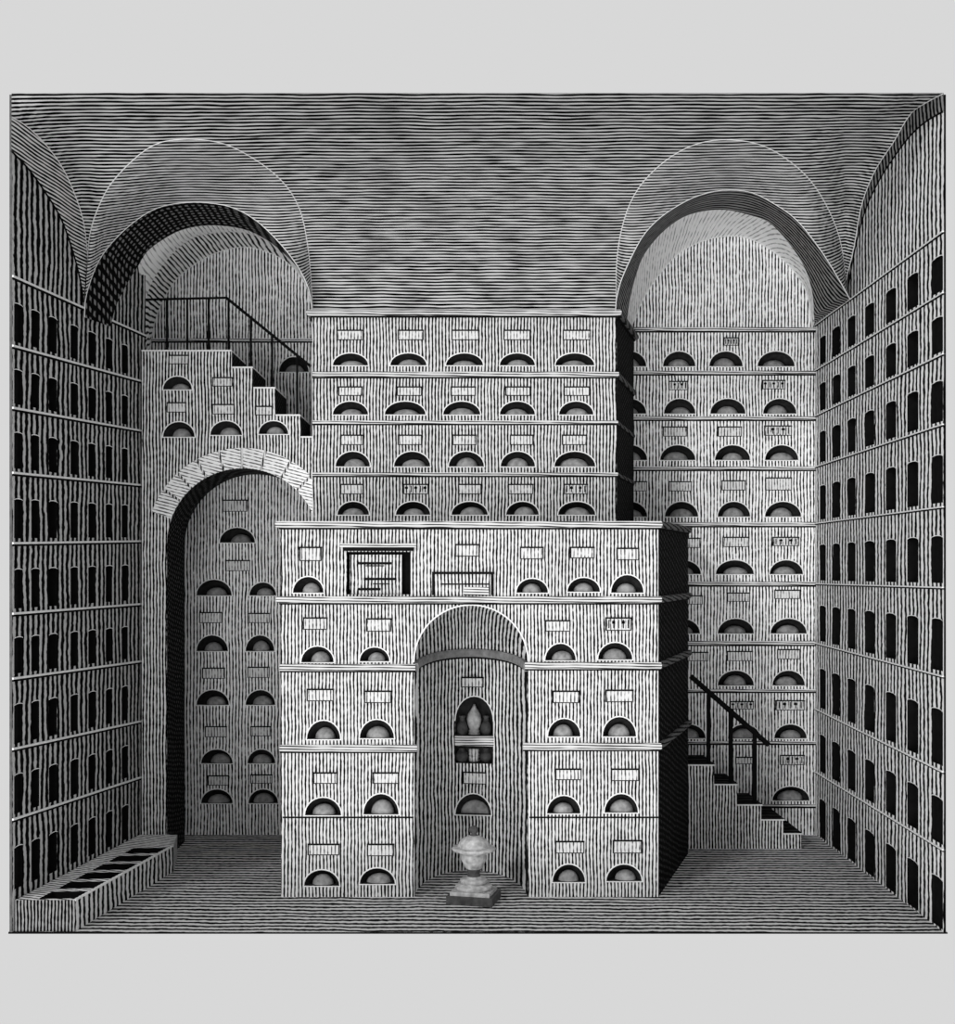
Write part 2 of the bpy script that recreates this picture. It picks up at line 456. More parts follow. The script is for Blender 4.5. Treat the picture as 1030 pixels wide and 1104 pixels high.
# carry the rear wall up behind the vaults
zt += 27 * U
V, Fs = tri([(0, zb), (wb.L, zb), (wb.L, zt), (0, zt)], [arch_outline(*r) for r in nbr], [])
mb = MB(); mb.add([wb.pt(u, v) for u, v in V], Fs, 0)
wallB = mb.build('wall_back', [VERTB])
tag(wallB, 'rear wall of grey lined stone with arched niches, tablets and lunettes behind the piers', 'wall', kind='structure')
for r in nbr: niche(wb.pt, *r, wallB)
for x0, x1, y0, y1, st in tb: tablet(wb.pt, *px_rect(wb, x0, x1, y0, y1), wallB, st)
for y, x0, x1, h in [(353, 650, 880, 4), (400, 650, 880, 3.4), (449, 650, 880, 3.4), (503, 650, 880, 3.4), (563, 650, 880, 4), (627, 700, 880, 4), (691, 700, 880, 4),
                  (743, 700, 880, 2.6), (799, 700, 880, 2.6), (867, 800, 880, 2.6), (365, 150, 345, 3)]:
    a = P(x0, y + h, YB); b = P(x1, y + h, YB)
    sweep([a, b], rprof(.016, h * YB * U), 'ledge', [LEDGE], wallB)
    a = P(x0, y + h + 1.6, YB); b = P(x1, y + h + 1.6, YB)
    sweep([a, b], rprof(.008, 1.6 * YB * U), 'ledge_shadow_line', [LINE], wallB)  # painted shadow line under each rear ledge

# ------------------------------------------------------------------ vaults
TH = [(math.radians(a)) for a in range(0, 91, 5)]
def prof_tab():
    t = []
    for th in TH:
        Y = 1 + .232 * math.sin(th); Z = 341 + 171 * math.cos(th)
        t.append((((VY - Z / Y) - 100) / 235.0, math.sin(th)))
    return t
PT = prof_tab()
def yform(px, py):
    ysp = lerp_tab([(12, 300), (92, 305), (337, 335), (665, 335), (912, 305), (1020, 300)], px)
    Ys = lerp_tab([(12, 1.03), (92, 1.135), (337, 1.232), (665, 1.232), (912, 1.256), (1020, 1.03)], px)
    u = max(0, min(1, (py - 100) / (ysp - 100)))
    return 1 + (Ys - 1) * lerp_tab(PT, u)

CL_out = [(12.5, 126), (30.6, 137.6), (51, 158), (68, 182), (81.5, 212), (90, 239.5), (93.5, 265), (94.5, 280)]
CL_in = [(12.5, 163), (30.6, 182), (47.6, 205.5), (64.5, 233), (75, 260), (83, 287), (88, 310), (90, 326)]
L1 = [(94.5, 280), (97, 253), (105, 226), (119, 199), (143, 173), (166.5, 156), (190, 150.5), (217.5, 150.5), (244.7, 156), (272, 170), (295.6, 187), (312.6, 205.5), (324.5, 229), (331, 260), (334.7, 294), (337, 335)]
L2 = [(91, 342), (93, 318), (105, 284), (122, 260), (146, 238), (170, 224), (197, 218.5), (224, 218.5), (251.5, 224), (278.6, 239.5), (306, 267), (323, 290.5), (333, 312), (337, 335)]
L3 = [(119, 352), (126, 328), (137, 306), (150, 285), (158, 272), (173, 260), (196, 248), (227, 243), (262, 247), (288, 259), (309, 276), (327, 297), (335, 320), (338, 335)]
L3r = [(149, 287), (150, 285), (158, 272), (173, 260), (196, 248), (227, 243), (262, 247), (288, 259), (309, 276), (327, 297), (335, 320), (338, 335)]
LM = [(157, 378), (157, 350), (157.5, 325), (164, 304), (181, 279), (204, 259), (227, 252), (262, 251), (291, 261), (311, 278), (328, 299), (335, 323), (338, 337)]
LMt = [(157, 340), (157.5, 325), (164, 304), (181, 279), (204, 259), (227, 252), (262, 251), (291, 261), (311, 278), (328, 299), (335, 323), (338, 337)]
L4 = [(161, 378), (166, 350), (176, 323), (194, 297), (227, 275), (262, 266), (292, 273), (314, 286), (329, 306), (335, 325), (337, 340)]
R1 = [(665, 335), (665, 289), (670, 249), (683, 212), (705, 184), (735, 162), (764, 152), (794, 151), (820, 156), (845, 169), (871, 191), (890, 219), (904, 252), (910, 282), (912, 304)]
R2 = [(664, 340), (665, 322), (672, 297), (690, 260), (705, 241), (724, 226), (750, 212), (779, 205), (809, 207), (834, 219), (860, 238), (886, 271), (904, 300), (917, 323)]
R3 = [(676, 345), (680, 320), (686, 297), (695, 274), (716, 249), (742, 232), (777, 226), (809, 232), (831, 241), (853, 265), (868, 289), (876, 315), (878.5, 348)]
R4 = [(680, 355), (690, 330), (705, 304), (731, 274), (757, 260), (779, 255), (805, 256), (834, 271), (857, 293), (871, 319), (876, 355)]
CR_out = [(912, 304), (921, 267), (930, 219), (945, 182), (964, 153), (982, 123), (1000, 110), (1017.5, 101)]
CR_in = [(915, 310), (922, 270), (933, 228), (948, 195), (966, 167), (982, 146), (1000, 130), (1017.5, 120)]

def curve3(pts, yf, n=48):
    q = resample(pts, n)
    return q, [P(p.x, p.y, yf(p.x, p.y, i / n)) for i, p in enumerate(q)]
def depth3(a, m, b):
    return lambda x, y, t: (a + (m - a) * (1 - (1 - t * 2) ** 2) ** .5 if t < .5 else b + (m - b) * (1 - (t * 2 - 1) ** 2) ** .5)
nCL, qCL = curve3(CL_out, lambda x, y, t: yleft(x) - .004, 24)
_, qCLi = curve3(CL_in, lambda x, y, t: yleft(x) - .001, 24)
nCR, qCR = curve3(CR_out, lambda x, y, t: yright(x) - .004, 24)
_, qCRi = curve3(CR_in, lambda x, y, t: yright(x) - .001, 24)
def cL1(t): return (yleft(94.5) - .004 - yform(94.5, 280)) * (1 - t)
def cR1(t): return (yright(912) - .004 - yform(912, 304)) * t
def cl(f): return lambda x, y, t: min(f(x, y, t), yleft(x) - .004 + .0001 * t) if x < 156 else f(x, y, t)
nL1, qL1 = curve3(L1, cl(lambda x, y, t: yform(x, y) + cL1(t)))
nR1, qR1 = curve3(R1, lambda x, y, t: yform(x, y) + cR1(t))
# boundary of the main vault (left to right along the top, back along the arches)
top = [Vector((12.5 + (1017.5 - 12.5) * i / 60, 100)) for i in range(61)]
bnd = []; dep = []
def addb(pts, q):
    for p, w in zip(pts, q):
        if not bnd or (Vector(bnd[-1]) - Vector(p)).length > .3:
            bnd.append((p.x, p.y)); dep.append(w.y / (F * U))
addb(top, [P(p.x, p.y, 1.0) for p in top])
addb(nCR[::-1], qCR[::-1])
addb(nR1[::-1][1:], qR1[::-1][1:])
pt = [Vector((665 - 328 * i / 24, 335)) for i in range(1, 24)]
addb(pt, [P(p.x, p.y, YU) for p in pt])
addb(nL1[::-1], qL1[::-1])
addb(nCL[::-1][1:], qCL[::-1][1:])
cor = [(b[0], b[1], d - yform(*b)) for b, d in zip(bnd, dep)]
def ydepth(px, py):
    sw = sv = 0
    for x, y, c in cor:
        d2 = (x - px) ** 2 + (y - py) ** 2
        if d2 < .05: return yform(px, py) + c
        w = 1 / d2 ** 1.5; sw += w; sv += w * c
    return yform(px, py) + sv / sw
ex = []
for i in range(0, 126):
    for j in range(0, 30):
        p = (16 + i * 8, 106 + j * 8)
        if inpoly(p, bnd):
            md = min((x - p[0]) ** 2 + (y - p[1]) ** 2 for x, y in bnd)
            if md > 16: ex.append(p)
V, Fs = tri(bnd, (), ex)
ceil = link('ceiling', [P(x, y, ydepth(x, y)) for x, y in V], Fs, [CEIL], None, None, True)
tag(ceil, 'broad plastered vault lined horizontally, sweeping down to the central pier', 'ceiling', kind='structure')

def vault(name, cs, mat, label=None):
    o = loft(cs, name, [mat], ceil)
    if label: o['label'] = label
    return o
_, qL2 = curve3(L2, cl(depth3(yleft(91) - .003, 1.17, 1.236)))
_, qL3 = curve3(L3, cl(depth3(yleft(119) - .003, 1.253, 1.30)))
_, qL3r = curve3(L3r, depth3(1.245, 1.253, 1.30))
_, qLM = curve3(LM, depth3(1.275, 1.30, 1.32))
_, qLMt = curve3(LMt, depth3(1.275, 1.30, 1.32))
_, qL4 = curve3(L4, lambda x, y, t: YB - .001)
_, qR2 = curve3(R2, depth3(1.236, 1.19, yright(917) - .003))
_, qR3 = curve3(R3, depth3(1.30, 1.262, 1.35))
_, qR4 = curve3(R4, lambda x, y, t: YB - .001)
vault('side_vault', [qCL, qCLi], BAND)
vault('side_vault', [qCR, qCRi], RIBR)
vault('lunette_vault', [qL1, qL2], PEND)
vault('lunette_vault', [qR1, qR2], PEND)
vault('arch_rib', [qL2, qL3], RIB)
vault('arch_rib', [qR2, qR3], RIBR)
vault('rear_vault', [qL3r, qLMt], WHITE)
vault('rear_vault', [qLM, qL4], XH)
vault('rear_vault', [qR3, qR4], WHITE)
# pale arrises along the groins
def arris(q, r=.0045, name='arris', mat=RIM):
    vs = []; k = 5
    for i, p in enumerate(q):
        a = q[min(i + 1, len(q) - 1)] - q[max(i - 1, 0)]; a.normalize()
        s = a.cross(Vector((0, 1, 0))); s.normalize(); t = a.cross(s)
        for j in range(k):
            g = 2 * math.pi * j / k; vs.append(p + s * r * math.cos(g) + t * r * math.sin(g))
    fs = [[i * k + j, i * k + (j + 1) % k, (i + 1) * k + (j + 1) % k, (i + 1) * k + j] for i in range(len(q) - 1) for j in range(k)]
    link(name, vs, fs, [mat], None, ceil, True)
for q in (qCL, qL1, qL2, qR1, qR2, qCR): arris(q)
for q in (qL4, qR4): arris(q, .006)
for q in (qCLi, qCRi): arris(q, .006, 'arris', LINE)
# added unseen slab above the vaults, stops world light leaking in
mb = MB(); sl = [(-484, 1.066), (XR - 1, 1.066), (XR - 1, YB), (-476, YB)]
mb.hexa([W(x, y, ZTOP + 27) for x, y in sl], [W(x, y, ZTOP + 30) for x, y in sl])
o = mb.build('light_block_slab', [BLACK]); tag(o, 'unseen flat slab added over the vaults to keep stray light out', 'roof', kind='structure')
# end of the left wall returning to the rear wall
mb = MB(); rt = [(-433, 1.266), (-476, YB), (-486, YB), (-443, 1.266)]
mb.hexa([W(x, y, ZFL) for x, y in rt], [W(x, y, ZTOP + 26) for x, y in rt])
o = mb.build('wall_left_return', [LWALL]); tag(o, 'short return of the left wall behind the arched stair', 'wall', kind='structure')

# ------------------------------------------------------------------ lower pier
def Zp(py, Y): return (VY - py) * Y
pier = thing('niche_pier', W(0, 1.2, ZFL), 'broad lower masonry pier with a central apse, arched niches and rounded ledges', 'pier')
fl = Face((-196 * YL, YL), (211 * YL, YL))
def uvL(px, py): return fl.uv(px, py)
ac, ar, asp = 508.0, 61.0, 714.0
ol = [uvL(303, 967), uvL(ac - ar, 967)]
for i in range(25):
    t = math.pi * i / 24; ol.append(uvL(ac - ar * math.cos(t), asp - ar * math.sin(t)))
ol += [uvL(ac + ar, 967), uvL(710, 967), uvL(710, 563), uvL(303, 563)]
for i in range(len(ol)):
    u, v = ol[i]
    if abs(v) < .02: ol[i] = (u, 0.0)
nl = [(316, 349, 622, 639), (557, 591, 624, 639), (612, 647, 623, 638), (659, 694, 620, 639),
      (325, 360, 697, 714), (388, 420, 698, 713), (588, 621, 694, 712), (645, 682, 693, 711),
      (331, 367, 777, 797), (388, 425, 776, 796), (591, 626, 775, 794), (650, 686, 773, 794),
      (329, 368, 860, 879), (392, 430, 856, 878), (590, 626, 858, 877), (652, 688, 856, 876),
      (328, 366, 938, 955), (388, 426, 936, 953), (596, 631, 932, 951), (654, 692, 932, 950)]
tl = [(324, 346, 591, 604), (492, 516, 588, 599), (562, 585, 591, 602), (616, 640, 591, 601), (666, 688, 592, 603),
      (328, 352, 667, 678), (396, 421, 668, 680), (589, 614, 670, 680), (654, 680, 667, 679),
      (332, 359, 744, 755), (394, 421, 746, 757), (597, 624, 746, 757), (654, 682, 745, 756),
      (339, 363, 834, 844), (403, 429, 834, 844), (600, 626, 830, 840), (660, 688, 830, 841),
      (333, 365, 911, 921), (397, 424, 911, 922), (600, 629, 908, 919), (662, 691, 907, 919)]
rl = [px_rect(fl, *q) for q in nl]
# framed recess and its hole
fr = px_rect(fl, 374, 443, 595, 641)
fr_hole = [(fr[0], fr[2]), (fr[1], fr[2]), (fr[1], fr[3]), (fr[0], fr[3])]
V, Fs = tri(ol, [arch_outline(*r) for r in rl] + [fr_hole])
mb = MB(); mb.add([fl.pt(u, v) for u, v in V], Fs, 0)
zt = Zp(563, YL)
XBR = 243 * 1.274
plan = [(-196 * YL, YL), (211 * YL, YL), (XBR, 1.274), (XBR, YB - .004), (-197, YB - .004), (-197, 1.245)]
for i, (a, b) in enumerate(zip(plan, plan[1:] + plan[:1])):
    if i == 0: continue
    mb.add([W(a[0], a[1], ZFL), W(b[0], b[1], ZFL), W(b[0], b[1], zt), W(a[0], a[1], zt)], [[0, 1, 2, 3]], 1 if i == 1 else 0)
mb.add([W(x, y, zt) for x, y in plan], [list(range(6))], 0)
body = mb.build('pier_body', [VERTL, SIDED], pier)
for r in rl: niche(fl.pt, *r, pier)
for i, q in enumerate(tl): tablet(fl.pt, *px_rect(fl, *q), pier, 1 if i in (8,) else 0)
# framed recess
mb = MB()
d = .07
a, b, c, e = fr
pr = [(a, c), (b, c), (b, e), (a, e)]
mb.add([fl.pt(*p) for p in pr] + [fl.pt(p[0], p[1], d) for p in pr], [[0, 1, 5, 4], [1, 2, 6, 5], [2, 3, 7, 6], [3, 0, 4, 7]], 1)
mb.add([fl.pt(p[0], p[1], d) for p in pr], [[0, 1, 2, 3]], 1)
rec = mb.build('framed_recess', [VERTL, BLACK], pier)
mb = MB()
pa = px_rect(fl, 377, 433, 598, 641)
def fbox(mb, m3, a0, a1, c0, c1, d0, d1, mi=0):
    mb.hexa([m3(a0, c0, d0), m3(a1, c0, d0), m3(a1, c0, d1), m3(a0, c0, d1)], [m3(a0, c1, d0), m3(a1, c1, d0), m3(a1, c1, d1), m3(a0, c1, d1)], mi)
fbox(mb, fl.pt, pa[0], pa[1], pa[2], pa[3], .03, .069, 0)
for y0, y1, x0, x1 in [(606, 608.5, 386, 422), (609.5, 610.5, 394, 414), (623, 625.5, 392, 426), (634, 636.5, 386, 410), (629, 630, 402, 420)]:
    r = px_rect(fl, x0, x1, y0, y1); fbox(mb, fl.pt, r[0], r[1], r[2], r[3], .024, .031, 1)
mb.build('inscribed_panel', [VERTL, TABE], rec)
mb = MB()
for y0, y1, x0, x1, o in [(586, 590, 367, 449, .035), (590, 594, 370, 446, .018)]:
    r = px_rect(fl, x0, x1, y0, y1); fbox(mb, fl.pt, r[0], r[1], r[2], r[3], -o, .01, 0 if y0 == 586 else 1)
mb.build('recess_cornice', [LEDGE, TABE], rec)
# low relief panel
mb = MB()
for x0, x1, y0, y1, dd, mi in [(468, 531, 619, 641.5, .010, 0), (466, 533, 616.5, 619, .018, 1), (466, 468.5, 619, 641.5, .016, 1), (529.5, 532, 619, 641.5, .016, 1), (475, 527, 629, 630.5, .014, 1), (500, 527, 633, 641.5, .016, 2)]:
    r = px_rect(fl, x0, x1, y0, y1); fbox(mb, fl.pt, r[0], r[1], r[2], r[3], -dd, .01, mi)
mb.build('relief_panel', [VERTL, TABE, LEDGE], pier)
# ledges
def Lpt(px, py, Y=YL): return P(px, py, Y)
def back_pt(py_z):  # point at the rear end of the right side, same height
    return W(XBR, 1.274, py_z)
def wrap_ledge(x0, y0, y1, full, out=.03):
    h = (y1 - y0) * YL * U; z = Zp(y1, YL)
    pts = [P(x0, y1, YL), W(211 * YL, YL, z), back_pt(z)]
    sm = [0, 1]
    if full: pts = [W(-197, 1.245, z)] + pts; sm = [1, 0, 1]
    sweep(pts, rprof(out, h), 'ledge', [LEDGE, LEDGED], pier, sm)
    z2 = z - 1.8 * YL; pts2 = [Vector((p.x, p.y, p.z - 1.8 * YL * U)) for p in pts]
    sweep(pts2, rprof(out * .35, 2.0 * YL * U), 'ledge_shadow_line', [LINE], pier)  # near-black strip stands for the ledge's shadow
def bar(x0, x1, y0, y1, out=.03):
    h = (y1 - y0) * YL * U
    sweep([P(x0, y1, YL), P(x1, y1, YL)], rprof(out, h), 'ledge', [LEDGE], pier)
    sweep([P(x0, y1 + 1.8, YL), P(x1, y1 + 1.8, YL)], rprof(out * .35, 2.0 * YL * U), 'ledge_shadow_line', [LINE], pier)  # shadow under the bar, modelled as a dark strip
wrap_ledge(303, 562, 569, True, .034)
wrap_ledge(303, 643, 650, True)
bar(302, 448, 716, 723); wrap_ledge(566, 714, 721, False)
bar(302, 450, 803, 810); wrap_ledge(564, 801, 808, False)
for x0, x1 in ((305, 446), (571, 710)):
    sweep([P(x0, 882, YL), P(x1, 882, YL)], rprof(.006, 1.6 * YL * U), 'ledge', [LINE], pier)

# apse
bY = 0.098; Xc = (ac - VX) * YL; a_ = ar * YL; Zs = Zp(asp, YL)
def ap(s, v, dep=0.0):      # s = angle 0..pi (scaled by a_*U), v = world height, dep into the wall
    ph = s / (a_ * U)
    x = Xc - a_ * math.cos(ph); y = YL + bY * math.sin(ph)
    nx = -a_ * math.cos(ph) / (a_ * a_); ny = math.sin(ph) * (bY * F) / ((bY * F) ** 2)
    # outward normal of the ellipse
    L = math.hypot(nx, ny)
    return Vector((x * U + nx / L * dep, y * F * U + ny / L * dep, v))
def ap_uv(px, py):
    lo, hi = .2, math.pi - .2
    for _ in range(40):
        m = (lo + hi) / 2; x = Xc - a_ * math.cos(m); y = YL + bY * math.sin(m)
        if VX + x / y < px: lo = m
        else: hi = m
    y = YL + bY * math.sin(lo)
    return lo * a_ * U, EYE + (VY - py) * y * U
def ap_rect(x0, x1, y0, y1):
    u0, v0 = ap_uv(x0, y1); u1, v0b = ap_uv(x1, y1); _, v1 = ap_uv((x0 + x1) / 2, y0); v0 = ap_uv((x0 + x1) / 2, y1)[1]
    return u0, u1, v0, v1
S = math.pi * a_ * U; zs = EYE + Zs * U
n_low = ap_rect(491, 530, 856, 877)
vt = ap_rect(491, 532, 751, 822)
def tall_outline(r):
    a = (r[1] - r[0]) / 2; c = (r[0] + r[1]) / 2; ri = a * 1.0
    # the rise is measured upright, the width along the curve
    rise = (r[3] - r[2]) * .36
    return [(r[0], r[2]), (r[1], r[2])] + [(c + a * math.cos(math.pi * i / 14), r[3] - rise + rise * math.sin(math.pi * i / 14)) for i in range(15)]
vo = tall_outline(vt)
ex = [(S * i / 28, zs * j / 14) for i in range(1, 28) for j in range(1, 14)]
hs = [arch_outline(*n_low), vo]
ex = [p for p in ex if not any(inpoly(p, h) for h in hs)]
oa = [(S * i / 28, 0) for i in range(29)] + [(S * (28 - i) / 28, zs) for i in range(29)]
V, Fs = tri(oa, hs, ex)
mb = MB(); mb.add([ap(u, v) for u, v in V], Fs, 0)
# half dome
nn, mm = 28, 12; vs = []
for j in range(mm + 1):
    ps = math.pi / 2 * j / mm
    for i in range(nn + 1):
        ph = math.pi * i / nn
        vs.append(W(Xc - a_ * math.cos(ph) * math.cos(ps), YL + bY * math.sin(ph) * math.cos(ps), Zs + a_ * math.sin(ps)))
mb.add(vs, [[j * (nn + 1) + i, j * (nn + 1) + i + 1, (j + 1) * (nn + 1) + i + 1, (j + 1) * (nn + 1) + i] for j in range(mm) for i in range(nn)], 0)
apse = mb.build('apse', [VERTD], pier, smooth=True)
niche(ap, *n_low, apse, depth=.07)
for q in [(498, 521, 731, 740), (500, 524, 833, 844)]: tablet(ap, *ap_rect(*q), apse)
path = [ap(S * i / 24, EYE + (Zp(724, YL) + 8.5 * math.sin(math.pi * i / 24)) * U) for i in range(25)]
sweep(path, rprof(.03, 9 * YL * U), 'curved_cornice', [CORN], apse, smooth=False)
sweep([Vector((p.x, p.y, p.z - 2.2 * YL * U)) for p in path], rprof(.012, 2.4 * YL * U), 'cornice_shadow_line', [LINE], apse)  # dark strip painting the shadow beneath the cornice
# tall niche in the apse
mb = MB(); k = len(vo); dd = .12
mb.add([ap(*p) for p in vo] + [ap(p[0], p[1], dd) for p in vo], [[i, (i + 1) % k, k + (i + 1) % k, k + i] for i in range(k)] + [list(range(k, 2 * k))], 0)
tn = mb.build('tall_niche', [NICHE], apse)
vn = []
for i in range(15):
    t = math.pi * i / 14; a = (vt[1] - vt[0]) / 2; c = (vt[0] + vt[1]) / 2; rise = (vt[3] - vt[2]) * .36
    vn += [ap(c + a * math.cos(t), vt[3] - rise + rise * math.sin(t), -.004), ap(c + (a + .009) * math.cos(t), vt[3] - rise + (rise + .009) * math.sin(t), -.004)]
link('niche_rim', vn, [[2 * i, 2 * i + 1, 2 * i + 3, 2 * i + 2] for i in range(14)], [RIM], None, apse)
sh = ap_rect(490.5, 532.5, 793, 803)
mb = MB(); fbox(mb, ap, sh[0], sh[1], sh[2], sh[3], -.006, dd, 0); mb.build('shelf', [LEDGE], tn)
# apse arch arris
mb = MB(); rv = []
for i in range(25):
    t = math.pi * i / 24
    for r in (ar, ar + 1.6): rv.append(P(ac - r * math.cos(t), asp - r * math.sin(t), YL - .0006))
mb.add(rv, [[2 * i, 2 * i + 1, 2 * i + 3, 2 * i + 2] for i in range(24)], 0); mb.build('arch_rim', [RIM], apse)

# ------------------------------------------------------------------ upper pier
up = thing('niche_pier', W(0, 1.3, Zp(563, YL)), 'tall upper masonry pier of four niche rows under a thin cornice, carrying the vault', 'pier')
fu = Face((-162 * YU, YU), (166 * YU, YU))
rowsU = [((381, 394), [(359, 397), (421, 460), (481, 521), (539, 577), (599, 641)], (357, 366), [(364, 391), (430, 456), (488, 516), (544, 571), (608, 636)], 0),
         ((433, 447), [(359, 397), (415, 459), (478, 518), (539, 577), (603, 640)], (418, 426), [(366, 390), (429, 454), (487, 512), (546, 571), (609, 635)], 0),
         ((487, 503), [(362, 399), (425, 464), (484, 522), (540, 577), (598, 642)], (470, 479), [(368, 391), (430, 454), (489, 513), (551, 574), (607, 632)], 0),
         ((541, 555), [(364, 398), (427, 464), (487, 526), (546, 581), (602, 642)], (523, 532), [(368, 391), (436, 461), (495, 518), (549, 574), (609, 633)], 1)]
nu = []; tu = []
for (yt, yb), xs, (ta, tb_), ts, st in rowsU:
    for x0, x1 in xs: nu.append(px_rect(fu, x0, x1, yt, yb))
    for i, (x0, x1) in enumerate(ts): tu.append((px_rect(fu, x0, x1, ta, tb_), (1 + i % 2) if (st and i in (1, 4)) else 0))
zb_ = EYE + zt * U; ztu = EYE + Zp(335, YU) * U
V, Fs = tri([(0, zb_), (fu.L, zb_), (fu.L, ztu), (0, ztu)], [arch_outline(*r) for r in nu])
mb = MB(); mb.add([fu.pt(u, v) for u, v in V], Fs, 0)
XUB = 184 * YB
planu = [(-162 * YU, YU), (166 * YU, YU), (XUB, YB - .003), (-162 * YU, YB - .003)]
for i, (a, b) in enumerate(zip(planu, planu[1:] + planu[:1])):
    if i == 0: continue
    z1 = Zp(335, YU)
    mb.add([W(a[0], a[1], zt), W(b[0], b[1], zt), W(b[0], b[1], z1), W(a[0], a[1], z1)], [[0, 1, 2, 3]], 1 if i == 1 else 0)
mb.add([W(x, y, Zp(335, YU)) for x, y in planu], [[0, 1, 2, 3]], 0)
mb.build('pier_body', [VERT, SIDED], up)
for r in nu: niche(fu.pt, *r, up)
for r, st in tu: tablet(fu.pt, *r, up, st)
for y0, y1, out in [(334.5, 341, .045), (401, 406.5, .022), (453.5, 457, .014), (509.5, 513, .014)]:
    z = Zp(y1, YU); h = (y1 - y0) * YU * U
    pts = [W(-162 * YU, YU, z), W(166 * YU, YU, z), W(XUB, YB - .003, z)]; sm = [0, 1]
    if out > .03: pts = [W(-162 * YU, YB - .01, z)] + pts; sm = [1, 0, 1]
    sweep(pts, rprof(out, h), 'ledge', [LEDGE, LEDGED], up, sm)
    sweep([Vector((p.x, p.y, p.z - .011)) for p in pts], rprof(out * .35, .013), 'ledge_shadow_line', [LINE], up)  # ledge shadow added as a thin dark strip

# ------------------------------------------------------------------ arched stair wall (left)
YSb = 1.33
stair = thing('arched_staircase', P(250, 926, YS), 'masonry stair wall on the left, pierced by a tall arch with pale voussoirs', 'staircase')
fs_ = Face((-432.5, YS), (-200.2, YS))
XE = VX - 200.2 / YS
XA = VX - 432.5 / YS
cxA, cyA, rA = 262, 587, 82
arc = []
tE = math.acos(max(-1, min(1, -(XE - cxA) / rA)))
for i in range(25):
    t = tE * i / 24; arc.append((cxA - rA * math.cos(t), cyA - rA * math.sin(t)))
stp = [(XE, 472), (324, 472), (324, 448.5), (297, 448.5), (297, 419), (273, 419), (273, 397), (250, 397), (250, 379), (XA, 379)]
ospx = [(XA, VY + 393 / YS), (180, VY + 393 / YS)] + arc + stp
os_ = [fs_.uv(*p) for p in ospx]
nsx = [(176, 207, 406, 420), (176, 210, 455, 471), (227, 261, 454, 469), (279, 311, 454, 468)]
tsx = [(183, 203, 384, 392), (181, 200, 435, 444), (230, 250, 408, 416), (230, 252, 437, 446), (276, 293, 439, 447)]
rs = [px_rect(fs_, *q) for q in nsx]
V, Fs = tri(os_, [arch_outline(*r) for r in rs])
mb = MB(); mb.add([fs_.pt(u, v) for u, v in V], Fs, 0)
thk = (YSb - YS) * F * U
n = len(os_)
for i in range(n):
    p, q = os_[i], os_[(i + 1) % n]
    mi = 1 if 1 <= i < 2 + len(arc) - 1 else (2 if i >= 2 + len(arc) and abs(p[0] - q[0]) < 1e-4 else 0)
    mb.add([fs_.pt(*p), fs_.pt(*q), fs_.pt(q[0], q[1], thk), fs_.pt(p[0], p[1], thk)], [[0, 1, 2, 3]], mi)
V2, F2 = tri(os_)
mb.add([fs_.pt(u, v, thk) for u, v in V2], F2, 0)
mb.build('stair_wall', [VERTD, REVEAL, SIDED], stair)  # arch reveal and risers take the stones with shade in their colour
for r in rs: niche(fs_.pt, *r, stair)
for q in tsx: tablet(fs_.pt, *px_rect(fs_, *q), stair)
# treads
for i, (x0, x1, y) in enumerate([(153, 250, 379), (250.5, 273, 397), (273.5, 297, 419), (297.5, 324, 448.5), (324.5, 338, 472)]):
    r = px_rect(fs_, x0, x1, y - 1.6, y); mb = MB()
    fbox(mb, fs_.pt, r[0], r[1], r[2], r[3], -.012, thk, 0); mb.build('tread' if i else 'landing', [RIM], stair)
# voussoirs
va = [19, 34.8, 47.5, 61.5, 75.6, 89.5, 103.8, 120, 135, 160]
for a0, a1 in zip(va, va[1:]):
    pts = []
    g = .8
    for i in range(7): 
        t = math.radians(a0 + g + (a1 - a0 - 2 * g) * i / 6); pts.append((cxA - 104 * math.cos(t), cyA - 104 * math.sin(t)))
    for i in range(7):
        t = math.radians(a1 - g - (a1 - a0 - 2 * g) * i / 6); pts.append((cxA - (rA + .3) * math.cos(t), cyA - (rA + .3) * math.sin(t)))
    pts = [(min(x, XE - .6), y) for x, y in pts]
    q = [fs_.uv(*p) for p in pts]
    mb = MB(); mb.hexa([fs_.pt(u, v, 0.0) for u, v in q], [fs_.pt(u, v, -.014) for u, v in q], 0)
    mb.build('voussoir', [VOUS], stair)

def tube(pts, r, n=8):
    mb = MB(); vs = []
    for i, p in enumerate(pts):
        d = (pts[min(i + 1, len(pts) - 1)] - pts[max(0, i - 1)]).normalized()
        s = d.cross(Vector((0, 1, 0))); 
        s.normalize(); t = d.cross(s).normalized()
        for j in range(n):
            g = 2 * math.pi * j / n; vs.append(p + s * r * math.cos(g) + t * r * math.sin(g))
    fs = [[i * n + j, i * n + (j + 1) % n, (i + 1) * n + (j + 1) % n, (i + 1) * n + j] for i in range(len(pts) - 1) for j in range(n)]
    fs += [list(range(n)), list(range((len(pts) - 1) * n, len(pts) * n))]
    mb.add(vs, fs); return mb
YRa = 1.258
rail = thing('stair_railing', P(246, 378, YRa), 'thin dark railing on the left stair, level along the landing then sloping down right', 'railing')
tube([P(157, 323, YRa), P(244, 321, YRa)], .0095).build('top_rail', [WOOD], rail)
tube([P(244, 321, YRa), P(335, 395, YRa)], .0115).build('sloping_rail', [WOOD], rail)
for x, y0, y1 in [(180, 322, 379), (202, 322, 379), (225, 321, 379), (246.5, 323, 379), (270.5, 343, 397), (293.5, 362, 419), (320.5, 384, 448.5)]:
    yb = VY - (VY - y1) * YS / YRa - .6
    tube([P(x, y0, YRa), P(x, yb - .6, YRa)], .0095).build('baluster', [WOOD], rail)

